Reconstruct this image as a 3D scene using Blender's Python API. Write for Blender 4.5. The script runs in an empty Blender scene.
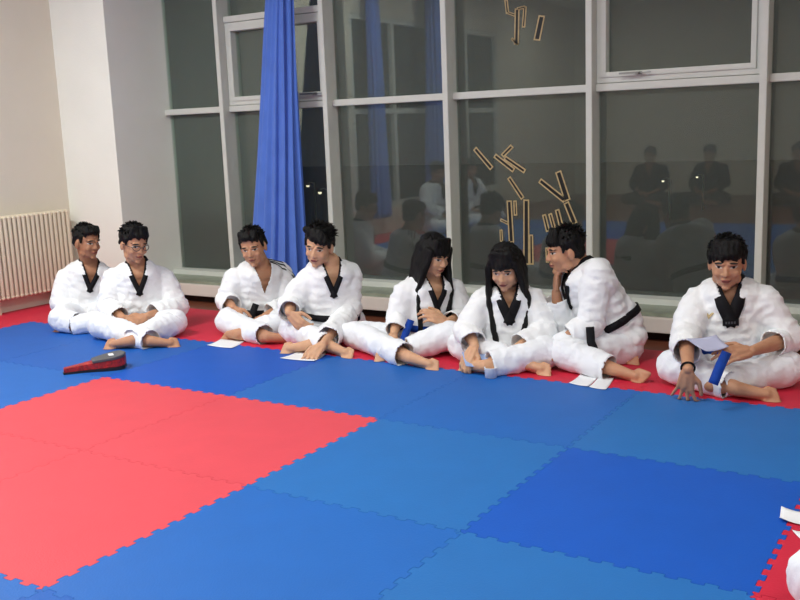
import bpy, bmesh, math, random
import numpy as np
from mathutils import Vector, Matrix, noise
from mathutils.bvhtree import BVHTree
random.seed(7); rng = np.random.default_rng(7)
C = bpy.context.scene.collection
PI = math.pi

# ------------------------------------------------------------------ camera
F, PITCH, ROLL, YAW, CH, CX, CY = 950.0, 0.179191, -0.039056, -0.561711, 1.423113, 4.538309, -3.789852
fw = Vector((math.sin(YAW)*math.cos(PITCH), math.cos(YAW)*math.cos(PITCH), -math.sin(PITCH)))
_r = Vector((math.cos(YAW), -math.sin(YAW), 0)); _u = _r.cross(fw)
rt = math.cos(ROLL)*_r + math.sin(ROLL)*_u; up = -math.sin(ROLL)*_r + math.cos(ROLL)*_u
CAM = Vector((CX, CY, CH))
def ray(x, y): return fw + rt*((x-400)/F) - up*((y-300)/F)
def onz(x, y, z=0.0): d = ray(x, y); return CAM + d*((z-CAM.z)/d.z)
def ony(x, y, Y): d = ray(x, y); return CAM + d*((Y-CAM.y)/d.y)
def onx(x, y, X): d = ray(x, y); return CAM + d*((X-CAM.x)/d.x)
cd = bpy.data.cameras.new('camera'); co = bpy.data.objects.new('camera', cd); C.objects.link(co)
cd.sensor_width = 36; cd.lens = F*36/800; cd.clip_end = 400
m = Matrix((rt, up, -fw)).transposed().to_4x4(); m.translation = CAM; co.matrix_world = m
bpy.context.scene.camera = co
sc = bpy.context.scene
sc.view_settings.view_transform = 'Standard'; sc.view_settings.look = 'None'; sc.view_settings.gamma = 1; sc.view_settings.exposure = 0.0
sc.view_settings.use_curve_mapping = False

# ------------------------------------------------------------------ materials
def srgb(r, g, b):
    f = lambda c: (c/255/12.92) if c/255 <= .04045 else ((c/255+.055)/1.055)**2.4
    return (f(r), f(g), f(b), 1)
def mat(name, col, rough=.6, spec=.5, var=0.0, vscale=8, bump=0.0, bscale=60, metal=0, col2=None, sheen=0, emit=None, estr=0):
    M = bpy.data.materials.new(name); M.use_nodes = True; n = M.node_tree.nodes; l = M.node_tree.links
    b = n['Principled BSDF']; b.inputs['Base Color'].default_value = col; b.inputs['Roughness'].default_value = rough
    b.inputs['Specular IOR Level'].default_value = spec; b.inputs['Metallic'].default_value = metal
    if sheen: b.inputs['Sheen Weight'].default_value = sheen
    if emit: b.inputs['Emission Color'].default_value = emit; b.inputs['Emission Strength'].default_value = estr
    tc = n.new('ShaderNodeTexCoord')
    if var or col2:
        t = n.new('ShaderNodeTexNoise'); t.inputs['Scale'].default_value = vscale; t.inputs['Detail'].default_value = 5
        l.new(tc.outputs['Object'], t.inputs['Vector'])
        mx = n.new('ShaderNodeMix'); mx.data_type = 'RGBA'
        mx.inputs[6].default_value = col; mx.inputs[7].default_value = col2 or tuple([c*(1-var) for c in col[:3]]+[1])
        mr = n.new('ShaderNodeMapRange'); mr.inputs[1].default_value = .3; mr.inputs[2].default_value = .7
        l.new(t.outputs['Fac'], mr.inputs[0]); l.new(mr.outputs[0], mx.inputs[0]); l.new(mx.outputs[2], b.inputs['Base Color'])
    if bump:
        t2 = n.new('ShaderNodeTexNoise'); t2.inputs['Scale'].default_value = bscale; t2.inputs['Detail'].default_value = 3
        l.new(tc.outputs['Object'], t2.inputs['Vector'])
        bp = n.new('ShaderNodeBump'); bp.inputs['Strength'].default_value = bump; bp.inputs['Distance'].default_value = .01
        l.new(t2.outputs['Fac'], bp.inputs['Height']); l.new(bp.outputs[0], b.inputs['Normal'])
    return M
M_wall = mat('cream_wall_paint', srgb(226,218,203), .75, .3, .04, 3, .15, 90)
M_pillar = mat('pillar_paint', srgb(242,243,236), .75, .3, .04, 2.5, .15, 90)
M_ceil = mat('ceiling_paint', srgb(225,225,220), .85, .2, .03, 2)
M_frame = mat('window_aluminium', srgb(214,217,210), .4, .5, .05, 12)
M_frameside = M_frame
M_cloth = mat('white_cotton', srgb(243,245,248), .85, .2, .04, 10, .35, 45, sheen=.2)
M_cloth2 = mat('white_cotton_trousers', srgb(240,243,249), .85, .2, .05, 9, .35, 40, sheen=.2)
M_black = mat('black_cotton', srgb(24,23,27), .8, .2, .2, 20, .2, 120)
M_bluebelt = mat('blue_belt_cotton', srgb(22,66,160), .75, .2, .15, 20, .2, 150)
M_hair = mat('black_hair', srgb(13,11,11), .5, .22, .4, 40, .6, 160)
M_paper = mat('white_paper', srgb(236,238,242), .7, .3, .02, 20)
M_paperb = mat('bluish_paper', srgb(150,172,215), .7, .3, .03, 20)
M_paperg = mat('lilac_grey_paper', srgb(178,180,205), .7, .3, .03, 20)
M_curtain = mat('blue_curtain_cloth', srgb(88,126,216), .8, .2, .12, 6, .2, 120, sheen=.2)
M_rad = mat('radiator_enamel', srgb(218,205,183), .45, .5, .04, 8)
M_stone = mat('sill_stone', srgb(150,158,140), .35, .5, .3, 14)
M_sillw = mat('sill_white_board', srgb(224,216,208), .5, .5, .05, 8)
M_dark = mat('dark_shade_brown', srgb(50,34,30), .7, .2, .2, 10)  # shade of the gap under the ledge put into this brown
M_wood = mat('brown_wood_floor', srgb(128,74,54), .4, .5, .3, 6)
M_gold = mat('gold_tape', srgb(196,172,126), .6, .5, .25, 30)
M_vinyl = mat('dark_vinyl', srgb(20,20,20), .5, .4, .1, 10)
M_rubber = mat('black_leather', srgb(30,30,32), .4, .5, .2, 20, .2, 80)
M_greyl = mat('grey_leather', srgb(84,86,92), .45, .5, .2, 20, .2, 80)
M_redl = mat('red_mesh_vinyl', srgb(196,40,38), .5, .5, col2=srgb(110,24,28), vscale=70, bump=.3, bscale=120)
M_chrome = mat('dull_metal', srgb(150,150,150), .3, .5, .05, 20, metal=.9)
M_glasses = mat('dark_metal_rim', srgb(40,38,40), .3, .5, .1, 20)
M_lamp = mat('lamp_tube_glow', srgb(255,255,250), .5, .5, emit=(1,.985,.94,1), estr=9)
M_street = mat('street_lamp_glow', srgb(255,230,190), .5, .5, emit=(1,.85,.6,1), estr=2.5)
M_asph = mat('night_ground', srgb(40,40,42), .9, .2, .2, 1)
M_bldg = mat('night_building', srgb(70,66,62), .9, .2, .2, 1)
M_litwin = mat('lit_window_glow', srgb(255,220,160), .5, .5, emit=(1,.82,.55,1), estr=.25)

def mat_blend(name, base):  # foam mats: fine pebbled surface
    M = mat(name, base, .55, .35, .06, 5, .0); n = M.node_tree.nodes; l = M.node_tree.links; b = n['Principled BSDF']
    tc = n.new('ShaderNodeTexCoord'); t = n.new('ShaderNodeTexVoronoi'); t.inputs['Scale'].default_value = 130
    l.new(tc.outputs['Object'], t.inputs['Vector'])
    bp = n.new('ShaderNodeBump'); bp.inputs['Strength'].default_value = .15; bp.inputs['Distance'].default_value = .003
    l.new(t.outputs['Distance'], bp.inputs['Height']); l.new(bp.outputs[0], b.inputs['Normal'])
    return M
M_matred = mat_blend('red_foam', srgb(218,74,86)); M_matred2 = mat_blend('red_foam_border', srgb(206,40,66))
BLUES = [mat_blend('blue_foam_a', srgb(28,100,184)), mat_blend('blue_foam_b', srgb(14,86,188)), mat_blend('blue_foam_c', srgb(34,108,182)), mat_blend('blue_foam_d', srgb(22,92,180))]

def glass_mat():
    M = bpy.data.materials.new('window_glass'); M.use_nodes = True; n = M.node_tree.nodes; l = M.node_tree.links
    n.remove(n['Principled BSDF']); out = n['Material Output']
    tr = n.new('ShaderNodeBsdfTransparent'); tr.inputs[0].default_value = (.8,.84,.82,1)
    gl = n.new('ShaderNodeBsdfGlossy'); gl.inputs['Roughness'].default_value = .015; gl.inputs[0].default_value = (.95,1,.97,1)
    df = n.new('ShaderNodeBsdfDiffuse'); df.inputs[0].default_value = (.40,.44,.41,1)   # grey veil painted into the panes for the room's even reflection
    fr = n.new('ShaderNodeFresnel'); fr.inputs['IOR'].default_value = 1.6
    m1 = n.new('ShaderNodeMixShader'); l.new(fr.outputs[0], m1.inputs[0]); l.new(tr.outputs[0], m1.inputs[1]); l.new(gl.outputs[0], m1.inputs[2])
    m2 = n.new('ShaderNodeMixShader'); m2.inputs[0].default_value = .11; l.new(m1.outputs[0], m2.inputs[1]); l.new(df.outputs[0], m2.inputs[2])
    l.new(m2.outputs[0], out.inputs[0]); return M
M_glass = glass_mat()

def skin_mat(name, base, glasses=False):
    M = bpy.data.materials.new(name); M.use_nodes = True; n = M.node_tree.nodes; l = M.node_tree.links; b = n['Principled BSDF']
    b.inputs['Roughness'].default_value = .55; b.inputs['Specular IOR Level'].default_value = .35
    b.inputs['Subsurface Weight'].default_value = .12; b.inputs['Subsurface Radius'].default_value = (.02,.008,.004)
    at = n.new('ShaderNodeAttribute'); at.attribute_name = 'hl'; sp = n.new('ShaderNodeSeparateXYZ'); l.new(at.outputs['Vector'], sp.inputs[0])
    def ma(op, a, b_=None, c=None):
        k = n.new('ShaderNodeMath'); k.operation = op
        for i, v in enumerate((a, b_, c)):
            if v is None: continue
            if isinstance(v, (int, float)): k.inputs[i].default_value = v
            else: l.new(v, k.inputs[i])
        return k.outputs[0]
    X = ma('ABSOLUTE', sp.outputs[0]); Y = sp.outputs[1]; Z = sp.outputs[2]
    front = ma('LESS_THAN', Y, -.03)
    def ell(cx, cz, rx, rz, slope=0.0, soft=.35):
        dx = ma('SUBTRACT', X, cx); dz = ma('SUBTRACT', ma('SUBTRACT', Z, cz), ma('MULTIPLY', dx, slope))
        a = ma('POWER', ma('ABSOLUTE', ma('DIVIDE', dx, rx)), 2.0); c = ma('POWER', ma('ABSOLUTE', ma('DIVIDE', dz, rz)), 2.0)
        mr = n.new('ShaderNodeMapRange'); mr.inputs[1].default_value = 1+soft; mr.inputs[2].default_value = 1-soft; mr.inputs[3].default_value = 0; mr.inputs[4].default_value = 1
        l.new(ma('ADD', a, c), mr.inputs[0]); return ma('MULTIPLY', mr.outputs[0], front)
    t = n.new('ShaderNodeTexNoise'); t.inputs['Scale'].default_value = 30; tc = n.new('ShaderNodeTexCoord'); l.new(tc.outputs['Object'], t.inputs['Vector'])
    cur = n.new('ShaderNodeMix'); cur.data_type = 'RGBA'; cur.inputs[6].default_value = base; cur.inputs[7].default_value = (base[0]*.82, base[1]*.76, base[2]*.74, 1)
    l.new(t.outputs['Fac'], cur.inputs[0]); o = cur.outputs[2]
    for msk, col in ((ell(.034,.024,.019,.0045,-.12), srgb(30,22,20)), (ell(0,-.060,.024,.0075), srgb(150,84,76)), (ell(0,-.0605,.021,.0018), srgb(70,34,32)),
                     (ell(.033,.004,.0155,.0058,.1), srgb(205,196,188)), (ell(.033,.004,.0068,.0058), srgb(22,16,14)), (ell(.033,.0095,.0165,.002,.05), srgb(28,20,18))):
        mx = n.new('ShaderNodeMix'); mx.data_type = 'RGBA'; l.new(msk, mx.inputs[0]); l.new(o, mx.inputs[6]); mx.inputs[7].default_value = col; o = mx.outputs[2]
    l.new(o, b.inputs['Base Color']); return M
SK1 = skin_mat('skin_tan', srgb(200,150,118)); SK2 = skin_mat('skin_light', srgb(216,170,136)); SK3 = skin_mat('skin_brown', srgb(178,128,98))

# ------------------------------------------------------------------ object helpers
def finish(name, me, m_, parent=None, smooth=False):
    if m_ is not None and not me.materials: me.materials.append(m_)
    if smooth: me.polygons.foreach_set('use_smooth', [True]*len(me.polygons))
    o = bpy.data.objects.new(name, me); C.objects.link(o)
    if parent: o.parent = parent
    return o
class MB:
    def __init__(s): s.v = []; s.f = []
    def add(s, v, f):
        k = len(s.v); s.v += [tuple(p) for p in v]; s.f += [tuple(i+k for i in q) for q in f]; return s
    def box(s, a, b, R=None, off=None):
        (x0,y0,z0),(x1,y1,z1) = a, b
        v = [Vector(p) for p in ((x0,y0,z0),(x1,y0,z0),(x1,y1,z0),(x0,y1,z0),(x0,y0,z1),(x1,y0,z1),(x1,y1,z1),(x0,y1,z1))]
        if R is not None: v = [R @ p for p in v]
        if off is not None: v = [p+off for p in v]
        return s.add(v, [(3,2,1,0),(4,5,6,7),(0,1,5,4),(1,2,6,5),(2,3,7,6),(3,0,4,7)])
    def cap(s, p0, p1, r0, r1=None, n=12, k=3):
        r1 = r0 if r1 is None else r1; p0 = Vector(p0); p1 = Vector(p1); d = p1-p0
        L = d.length; d = d.normalized() if L > 1e-6 else Vector((0,0,1)); a = d.orthogonal().normalized(); b = d.cross(a)
        rings = [(p0-d*r0*math.cos(t*PI/2/k), r0*math.sin(t*PI/2/k)) for t in range(1, k+1)] + [(p1+d*r1*math.sin(t*PI/2/k), r1*math.cos(t*PI/2/k)) for t in range(0, k)]
        v = [p0-d*r0]; 
        for c, r in rings: v += [c + a*(r*math.cos(2*PI*i/n)) + b*(r*math.sin(2*PI*i/n)) for i in range(n)]
        v.append(p1+d*r1); f = [(0, 1+(i+1)%n, 1+i) for i in range(n)]
        for q in range(len(rings)-1):
            for i in range(n): f.append((1+q*n+i, 1+q*n+(i+1)%n, 1+(q+1)*n+(i+1)%n, 1+(q+1)*n+i))
        z = 1+(len(rings)-1)*n; f += [(z+i, z+(i+1)%n, len(v)-1) for i in range(n)]
        return s.add(v, f)
    def ell(s, c, rad, R=None, n=16, k=10):
        c = Vector(c); v = []; R = R or Matrix.Identity(3)
        v.append(c + R @ Vector((0,0,rad[2])))
        for j in range(1, k):
            t = PI*j/k
            for i in range(n):
                a = 2*PI*i/n; v.append(c + R @ Vector((rad[0]*math.sin(t)*math.cos(a), rad[1]*math.sin(t)*math.sin(a), rad[2]*math.cos(t))))
        v.append(c + R @ Vector((0,0,-rad[2]))); f = [(0,1+i,1+(i+1)%n) for i in range(n)]
        for j in range(k-2):
            for i in range(n): f.append((1+j*n+i, 1+(j+1)*n+i, 1+(j+1)*n+(i+1)%n, 1+j*n+(i+1)%n))
        z = 1+(k-2)*n; f += [(z+(i+1)%n, z+i, len(v)-1) for i in range(n)]
        return s.add(v, f)
    def prism(s, pts, z0, z1, R=None, off=None):      # extruded outline (xy), counter-clockwise
        n = len(pts); v = [Vector((x,y,z0)) for x,y in pts]+[Vector((x,y,z1)) for x,y in pts]
        if R is not None: v = [R @ p for p in v]
        if off is not None: v = [p+off for p in v]
        return s.add(v, [tuple(range(n-1,-1,-1)), tuple(range(n,2*n))]+[(i,(i+1)%n,n+(i+1)%n,n+i) for i in range(n)])
    def tube(s, pts, r, n=8):
        for a, b in zip(pts[:-1], pts[1:]): s.cap(a, b, r, r, n, 2)
        return s
    def ribbon(s, P, N, w, t):                        # path, normals -> strip with thickness
        P = [Vector(p) for p in P]; N = [Vector(q).normalized() for q in N]; n = len(P); v = []
        W = w if isinstance(w, (list, tuple)) else [w]*n
        for i in range(n):
            T = (P[min(i+1,n-1)]-P[max(i-1,0)]).normalized(); B = T.cross(N[i]).normalized()
            for sx, sn in ((-.5,0),(.5,0),(.5,1),(-.5,1)): v.append(P[i]+B*(W[i]*sx)+N[i]*(t*sn))
        f = [(3,2,1,0), tuple(4*(n-1)+k for k in range(4))]
        for i in range(n-1):
            for k in range(4): f.append((4*i+k, 4*i+(k+1)%4, 4*i+4+(k+1)%4, 4*i+4+k))
        return s.add(v, f)
    def mesh(s, name='mesh'):
        me = bpy.data.meshes.new(name); me.from_pydata(s.v, [], s.f); me.validate(); me.update(); return me
    def build(s, name, m_, parent=None, smooth=False, bevel=0):
        me = s.mesh(name)
        bm = bmesh.new(); bm.from_mesh(me); bmesh.ops.recalc_face_normals(bm, faces=bm.faces[:])
        if bevel: bmesh.ops.bevel(bm, geom=bm.edges[:], offset=bevel, segments=2, affect='EDGES', clamp_overlap=True)
        bm.to_mesh(me); bm.free()
        return finish(name, me, m_, parent, smooth)
def tag(o, label=None, cat=None, group=None, kind=None):
    for k, v in (('label',label),('category',cat),('group',group),('kind',kind)):
        if v: o[k] = v
    return o
def empty(name, loc=(0,0,0)):
    o = bpy.data.objects.new(name, None); o.location = loc; o.empty_display_size = .1; C.objects.link(o); return o
def rebase(o, loc):   # shift mesh so that the object's origin is at loc
    loc = Vector(loc); o.data.transform(Matrix.Translation(-loc)); o.location = loc; return o

# ------------------------------------------------------------------ room shell
X0, XR, YB, YW, ZC = -2.587, 7.6, -9.0, 2.66, 3.55
YG = 2.635     # glass plane
YFR = 2.49    # front of the mullions
PX, PYF = -1.907, 1.96
S = lambda o: tag(o, kind='structure')
S(MB().box((X0-.3,YB-.3,-.12),(XR+.3,YW+.3,-.022)).build('floor', M_wood))
S(MB().box((X0-.3,YB-.3,ZC),(XR+.3,YW+.3,ZC+.1)).build('ceiling', M_ceil))
# left wall with a window opening further back (only its reflection is seen)
LW0, LW1, LZ0, LZ1 = -5.6, -1.3, .35, 2.9
wl = MB(); wl.box((X0-.25,LW1,-.03),(X0,YW+.3,ZC)).box((X0-.25,YB-.3,-.03),(X0,LW0,ZC)).box((X0-.25,LW0,-.03),(X0,LW1,LZ0)).box((X0-.25,LW0,LZ1),(X0,LW1,ZC))
S(wl.build('wall_left', M_wall))
S(MB().box((X0,PYF,-.03),(PX,YW+.3,ZC)).build('wall_pillar', M_pillar))
S(MB().box((X0-.3,YB-.25,-.03),(XR+.3,YB,ZC)).build('wall_back', M_wall))
S(MB().box((XR,YB-.3,-.03),(XR+.25,YW+.3,ZC)).build('wall_right', M_wall))
S(MB().box((PX,YFR,ZC-.45),(XR,YW+.2,ZC)).build('wall_front', M_wall))
# window sill / ledge
S(MB().box((PX,2.30,-.03),(XR,YW+.2,.045)).build('trim_1', M_dark))
S(MB().box((PX,2.20,.045),(XR,2.30,.145)).box((PX,2.30,.045),(XR,YW+.2,.145)).build('trim_2', M_sillw, bevel=.004))
S(MB().box((PX,2.235,.145),(XR,YW+.2,.17)).build('trim_3', M_stone, bevel=.003))
# mullions
MX = [-1.155, -.052, 1.048, 2.162, 3.288, 4.40, 5.51, 6.62]
ZT = ZC-.45
for i, x in enumerate(MX):
    mu = MB().box((x-.0225,YFR,.165),(x+.0225,YG+.025,ZT)).build('trim_%d' % (4+i), M_frame, bevel=.003); S(mu)
edges = [PX-.0225]+MX+[XR]
ZTR = 1.64; tw = .05
def handle(cx, z, parent):
    h = MB().box((cx-.018,YFR-.0,z-.011),(cx+.018,YFR+.02,z+.011)).box((cx-.01,YFR-.03,z-.007),(cx+.004,YFR,z+.007)).box((cx-.13,YFR-.036,z-.007),(cx+.012,YFR-.026,z+.006))
    h.build('handle', M_chrome, parent, bevel=.002)
for i in range(len(edges)-1):
    a, b = edges[i]+.0225, edges[i+1]-.0225
    if i == len(edges)-2: b = XR
    w = empty('window_%d' % (i+1), ((a+b)/2, YG, .17)); S(w)
    inv = Matrix.Translation(-Vector(w.location))
    def part(mb, name, m_, **k):
        o = mb.build(name, m_, w, **k); o.data.transform(inv); return o
    sash = i in (1, 4)
    part(MB().box((a,YFR+.02,.165),(b,YG+.02,.21)).box((a,YFR+.02,ZT-.06),(b,YG+.02,ZT)), 'frame', M_frame, bevel=.002)
    part(MB().box((a,YFR+.075,ZTR-tw/2),(b,YG+.02,ZTR+tw/2)), 'transom', M_frame, bevel=.003)
    part(MB().box((a-.01,YG-.004,.18),(b+.01,YG+.004,ZTR)), 'pane', M_glass)
    if not sash:
        part(MB().box((a-.01,YG-.004,ZTR),(b+.01,YG+.004,ZT-.02)), 'pane', M_glass)
    else:
        zs1 = 2.385 if i == 1 else 2.385
        part(MB().box((a,YFR+.075,zs1-tw/2),(b,YG+.02,zs1+tw/2)), 'transom', M_frame, bevel=.003)
        part(MB().box((a-.01,YG-.004,zs1),(b+.01,YG+.004,ZT-.02)), 'pane', M_glass)
        s0, s1 = ZTR+tw/2+.004, zs1-tw/2-.004
        def ringf(a_, b_, z0, z1, t, y0, y1):
            q = MB(); q.box((a_,y0,z0),(b_,y1,z0+t)).box((a_,y0,z1-t),(b_,y1,z1)).box((a_,y0,z0+t),(a_+t,y1,z1-t)).box((b_-t,y0,z0+t),(b_,y1,z1-t)); return q
        part(ringf(a+.001,b-.001,s0,s1,.035,YFR+.085,YG+.02), 'casing', M_frame, bevel=.002)
        sh = part(ringf(a+.036,b-.036,s0+.035,s1-.035,.035,YFR+.075,YG+.015), 'sash', M_frame, bevel=.003)
        part(MB().box((a+.06,YG-.006,s0+.06),(b-.06,YG+.002,s1-.06)), 'pane', M_glass)
        hx = a+.30 if i == 4 else b-.12
        YH = YFR+.056
        hh = MB().box((hx-.02,YH,s0+.045),(hx+.02,YH+.021,s0+.062)).box((hx-.012,YH-.03,s0+.047),(hx+.004,YH,s0+.06)).box((hx-.12,YH-.037,s0+.047),(hx+.012,YH-.027,s0+.06)).box((hx+.0,YH-.02,s0+.05),(hx+.09,YH-.008,s0+.056))
        part(hh, 'handle', M_chrome, bevel=.0015)
# left-wall window
lw = empty('window_9', (X0,(LW0+LW1)/2,LZ0)); S(lw)
def lpart(mb, name, m_, **k):
    o = mb.build(name, m_, lw, **k); o.data.transform(Matrix.Translation(-Vector(lw.location))); return o
q = MB().box((X0-.1,LW0,LZ0),(X0-.02,LW1,LZ0+.07)).box((X0-.1,LW0,LZ1-.07),(X0-.02,LW1,LZ1)).box((X0-.1,LW0,1.62),(X0-.02,LW1,1.69))
for y in (LW0+.03, -4.5, -3.4, -2.35, LW1-.03): q.box((X0-.1,y-.035,LZ0),(X0-.01,y+.035,LZ1))
lpart(q, 'frame', M_frame); lpart(MB().box((X0-.07,LW0,LZ0),(X0-.062,LW1,LZ1)), 'pane', M_glass)

# ------------------------------------------------------------------ ceiling lamps
k = 0
for y in (-6.6, -3.7, -.9):
    for x in (-1.1, 2.3, 5.6):
        t = empty('ceiling_lamp', (x,y,ZC)); tag(t, 'white ceiling lamp with two glowing tubes, %s row of lamps, %s' % ({-6.6:'back', -3.7:'middle', -.9:'front'}[y], {-1.1:'nearest the radiator wall', 2.3:'middle of the row', 5.6:'nearest the right wall'}[x]), 'ceiling lamp', 'ceiling lamps')
        MB().box((-.6,-.11,-.05),(.6,.11,0)).build('housing', M_ceil, t)
        for s_ in (-.055,.055): MB().cap((-.55,s_,-.07),(.55,s_,-.07),.016).build('tube', M_lamp, t, True)
def area(x, y, z, sx, sy, pw, col=(.98,1,.93), rot=(0,0,0)):
    L = bpy.data.lights.new('lamp_light','AREA'); L.shape='RECTANGLE'; L.size=sx; L.size_y=sy; L.energy=pw; L.color=col
    o = bpy.data.objects.new('lamp_light', L); o.location=(x,y,z); o.rotation_euler=rot; C.objects.link(o)
for y in (-6.6, -3.7, -.9):
    for x in (-1.1, 2.3, 5.6): area(x, y, ZC-.1, 1.15, .25, {-.9:78, -3.7:56, -6.6:34}[y]*{-1.1:1.35, 2.3:.8, 5.6:.4}[x])

# ------------------------------------------------------------------ foam mats
NT = 12; TH = .022
def edge_poly(ax, c, s0, s1):
    """zigzag of teeth along a grid line; ax 'x': runs in x at y=c; returns points from s0 to s1"""
    pts = [(s0, 0)]; n = max(1, round((s1-s0)*NT)); p = (s1-s0)/n
    for i in range(n):
        b = s0+i*p; h = .010
        for u, v in ((.0,-h),(.0,-h),(.21,-h),(.27,-h*.4),(.23,h*.5),(.26,h),(.50,h),(.74,h),(.77,h*.5),(.73,-h*.4),(.79,-h),(1.,-h)):
            if i == 0 and u < .05: continue
            if i == n-1 and u > .95: continue
            pts.append((b+u*p, v))
    pts.append((s1, 0))
    out = []
    for a, v in pts:
        if not out or abs(out[-1][0]-a)+abs(out[-1][1]-v) > 1e-6: out.append((a, v))
    return [(a, c+v) for a, v in out] if ax == 'x' else [(c+v, a) for a, v in out]
def tile(x0, x1, y0, y1, teeth, m_, label, group):
    # teeth: (bottom, right, top, left) booleans
    B = edge_poly('x', y0, x0, x1) if teeth[0] else [(x0,y0),(x1,y0)]
    R_ = edge_poly('y', x1, y0, y1) if teeth[1] else [(x1,y0),(x1,y1)]
    T = (edge_poly('x', y1, x0, x1) if teeth[2] else [(x0,y1),(x1,y1)])[::-1]
    L = (edge_poly('y', x0, y0, y1) if teeth[3] else [(x0,y0),(x0,y1)])[::-1]
    P = B[:-1]+R_[:-1]+T[:-1]+L[:-1]; n = len(P); Q = []
    for i in range(n):
        a, b, c = Vector(P[i-1]), Vector(P[i]), Vector(P[(i+1)%n]); e1 = (b-a).normalized(); e2 = (c-b).normalized()
        nn = Vector((-e1.y-e2.y, e1.x+e2.x)); nn = nn.normalized() if nn.length > .1 else Vector((-e1.y, e1.x))
        Q.append(tuple(b+nn*.0009))
    cx, cy = (x0+x1)/2, (y0+y1)/2
    o = MB().prism([(x-cx, y-cy) for x, y in Q], 0, TH).build('foam_mat', m_)
    o.location = (cx, cy, -TH); tag(o, label, 'foam mat', group); return o
rown = {0:'row touching the back red border', -1:'second row from the back border', -2:'third row from the back border', -3:'fourth row from the back border', -4:'row nearest the camera'}
coln = {-2:'farthest left', -1:'second from the left', 0:'third from the left', 1:'fourth from the left', 2:'fifth from the left', 3:'rightmost'}
pick = {(3,-1):1,(2,0):0,(1,0):0,(0,0):1,(-1,0):3,(-2,0):3,(2,-1):2,(2,-2):0,(3,-2):2,(3,0):2,(-1,-1):0,(-2,-1):0}
for j in (0,-1,-2,-3,-4):
    for i in range(-2, 4):
        red = i in (0,1) and j in (-1,-2)
        if red:
            lab = 'bright red foam mat, %s corner of the red square' % {(0,-1):'far left, toward the paddle,',(1,-1):'far right',(0,-2):'near left',(1,-2):'near right'}[(i,j)]; lab = lab.replace(', corner',' corner')
            tile(i,i+1,j,j+1,(1,1,1,1),M_matred,lab,'red mats of the centre square')
        else:
            tile(i,i+1,j,j+1,(1,1,1,1),BLUES[pick.get((i,j),(i*3+j*5)%4)],'blue foam mat, %s, %s' % (rown[j], coln[i]),'blue foam mats')
YE = 1.92
ordn = ['first','second','third','fourth','fifth','sixth','seventh']
under = {-2:'in the corner by the radiator and pillar', -1:'behind the two leftmost seated people', 0:'under the third and fourth people from the left', 1:'under the two long-haired people', 2:'under the person in profile', 3:'under the rightmost seated person', 4:'beyond the right corner of the blue field'}
for i in range(-2, 5):
    tile(i,i+1,1,YE,(1,1 if i<4 else 0,0,1),M_matred2,'red border foam mat '+under[i],'red border mats')
tile(X0+.005,-2,1,YE,(1 if 0 else 0,1,0,0),M_matred2,'narrow cut red border mat squeezed in the corner under the radiator','red border mats')
ypos = {0:'next to the radiator end', -1:'second back from the radiator end', -2:'third back from the radiator end', -3:'fourth back from the radiator end', -4:'fifth back from the radiator end'}
for j in (0,-1,-2,-3,-4):
    tile(X0+.005,-2,j,j+1,(0,1,0,0),M_matred2,'narrow red border mat along the left wall, '+ypos[j],'red border mats')
rpos = {0:'farthest from the camera', -1:'with a white paper on its corner', -2:'under the white trousered knee at the frame edge', -3:'fourth from the window', -4:'nearest the camera'}
for j in (0,-1,-2,-3,-4):
    tile(4,5,j,j+1,(1 if j>-4 else 0,0,1,1),M_matred2,'red border mat along the right side, '+rpos[j],'red border mats')

# ------------------------------------------------------------------ radiator
rad = empty('radiator', (X0+.07,1.07,0)); tag(rad, 'cream column radiator with upright fins on the left wall by the pillar', 'radiator')
sec = MB(); ZR = .835
for yy in (0,):
    for dx in (-.045,.0,.045): sec.cap((dx,0,.15),(dx,0,ZR-.035),0.0185,.0185,10,3)
    sec.cap((-.045,0,.14),(.045,0,.14),.02,.02,10,3); sec.cap((-.045,0,ZR-.032),(.045,0,ZR-.032),.02,.02,10,3)
    sec.box((-.04,-.004,.15),(.04,.004,ZR-.03))
first = None; NF = 38
for k in range(NF):
    y = (1.83-.0455*k)-1.07
    if first is None: o = sec.build('section', M_rad, rad, True); first = o
    else: o = first.copy(); C.objects.link(o); o.parent = rad
    o.location = (0,y,0)
MB().cap((0,-.9,.14),(0,.75,.14),.022).cap((0,-.9,ZR-.06),(0,.75,ZR-.06),.022).build('pipe', M_rad, rad, True)
for y in (-.6,.0,.6): MB().box((-.05,y-.02,-.0),(.02,y+.02,.13)).build('foot', M_rad, rad)

# ------------------------------------------------------------------ curtains
def curtain(name, cx, cy, axis, w_top, w_bot, z0, z1, label, folds=9, seed=1, lean=0, group=None):
    r_ = random.Random(seed); ph = [r_.uniform(0,6.28) for _ in range(6)]
    nu, nz = 220, 44; V = []; Fc = []
    for j in range(nz+1):
        t = j/nz; z = z1+(z0-z1)*t; w = w_top+(w_bot-w_top)*t; w *= 1+.03*math.sin(5*t+ph[0])
        for i in range(nu):
            a = 2*PI*i/nu; 
            # closed gathered bundle: squashed ring with deep folds
            am = .17+.05*math.sin(3*a+ph[1]+t*1.5)
            rr = 1+am*math.sin(folds*2*a+ph[2]+1.1*math.sin(2*a+ph[3])+.7*t)+.05*math.sin(31*a+ph[4]-2*t)
            x = .5*w*rr*math.cos(a)+lean*t; y = .20*w*rr*math.sin(a)+.006*math.sin(9*t+4*a)
            V.append(Vector((x,y,z)) if axis=='x' else Vector((y,x,z)))
    for j in range(nz):
        for i in range(nu): Fc.append((j*nu+i, j*nu+(i+1)%nu, (j+1)*nu+(i+1)%nu, (j+1)*nu+i))
    Fc.append(tuple(range(nu))); Fc.append(tuple(range(nz*nu+nu-1, nz*nu-1, -1)))
    o = MB().add(V, Fc).build(name, M_curtain, None, True); o.location = (cx,cy,0)
    return tag(o, label, 'curtain', group)
ct = ony(277,0,2.36); cb = ony(276,240,2.36)
SL = (cb.x-ct.x)/(ct.z-cb.z)
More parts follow.
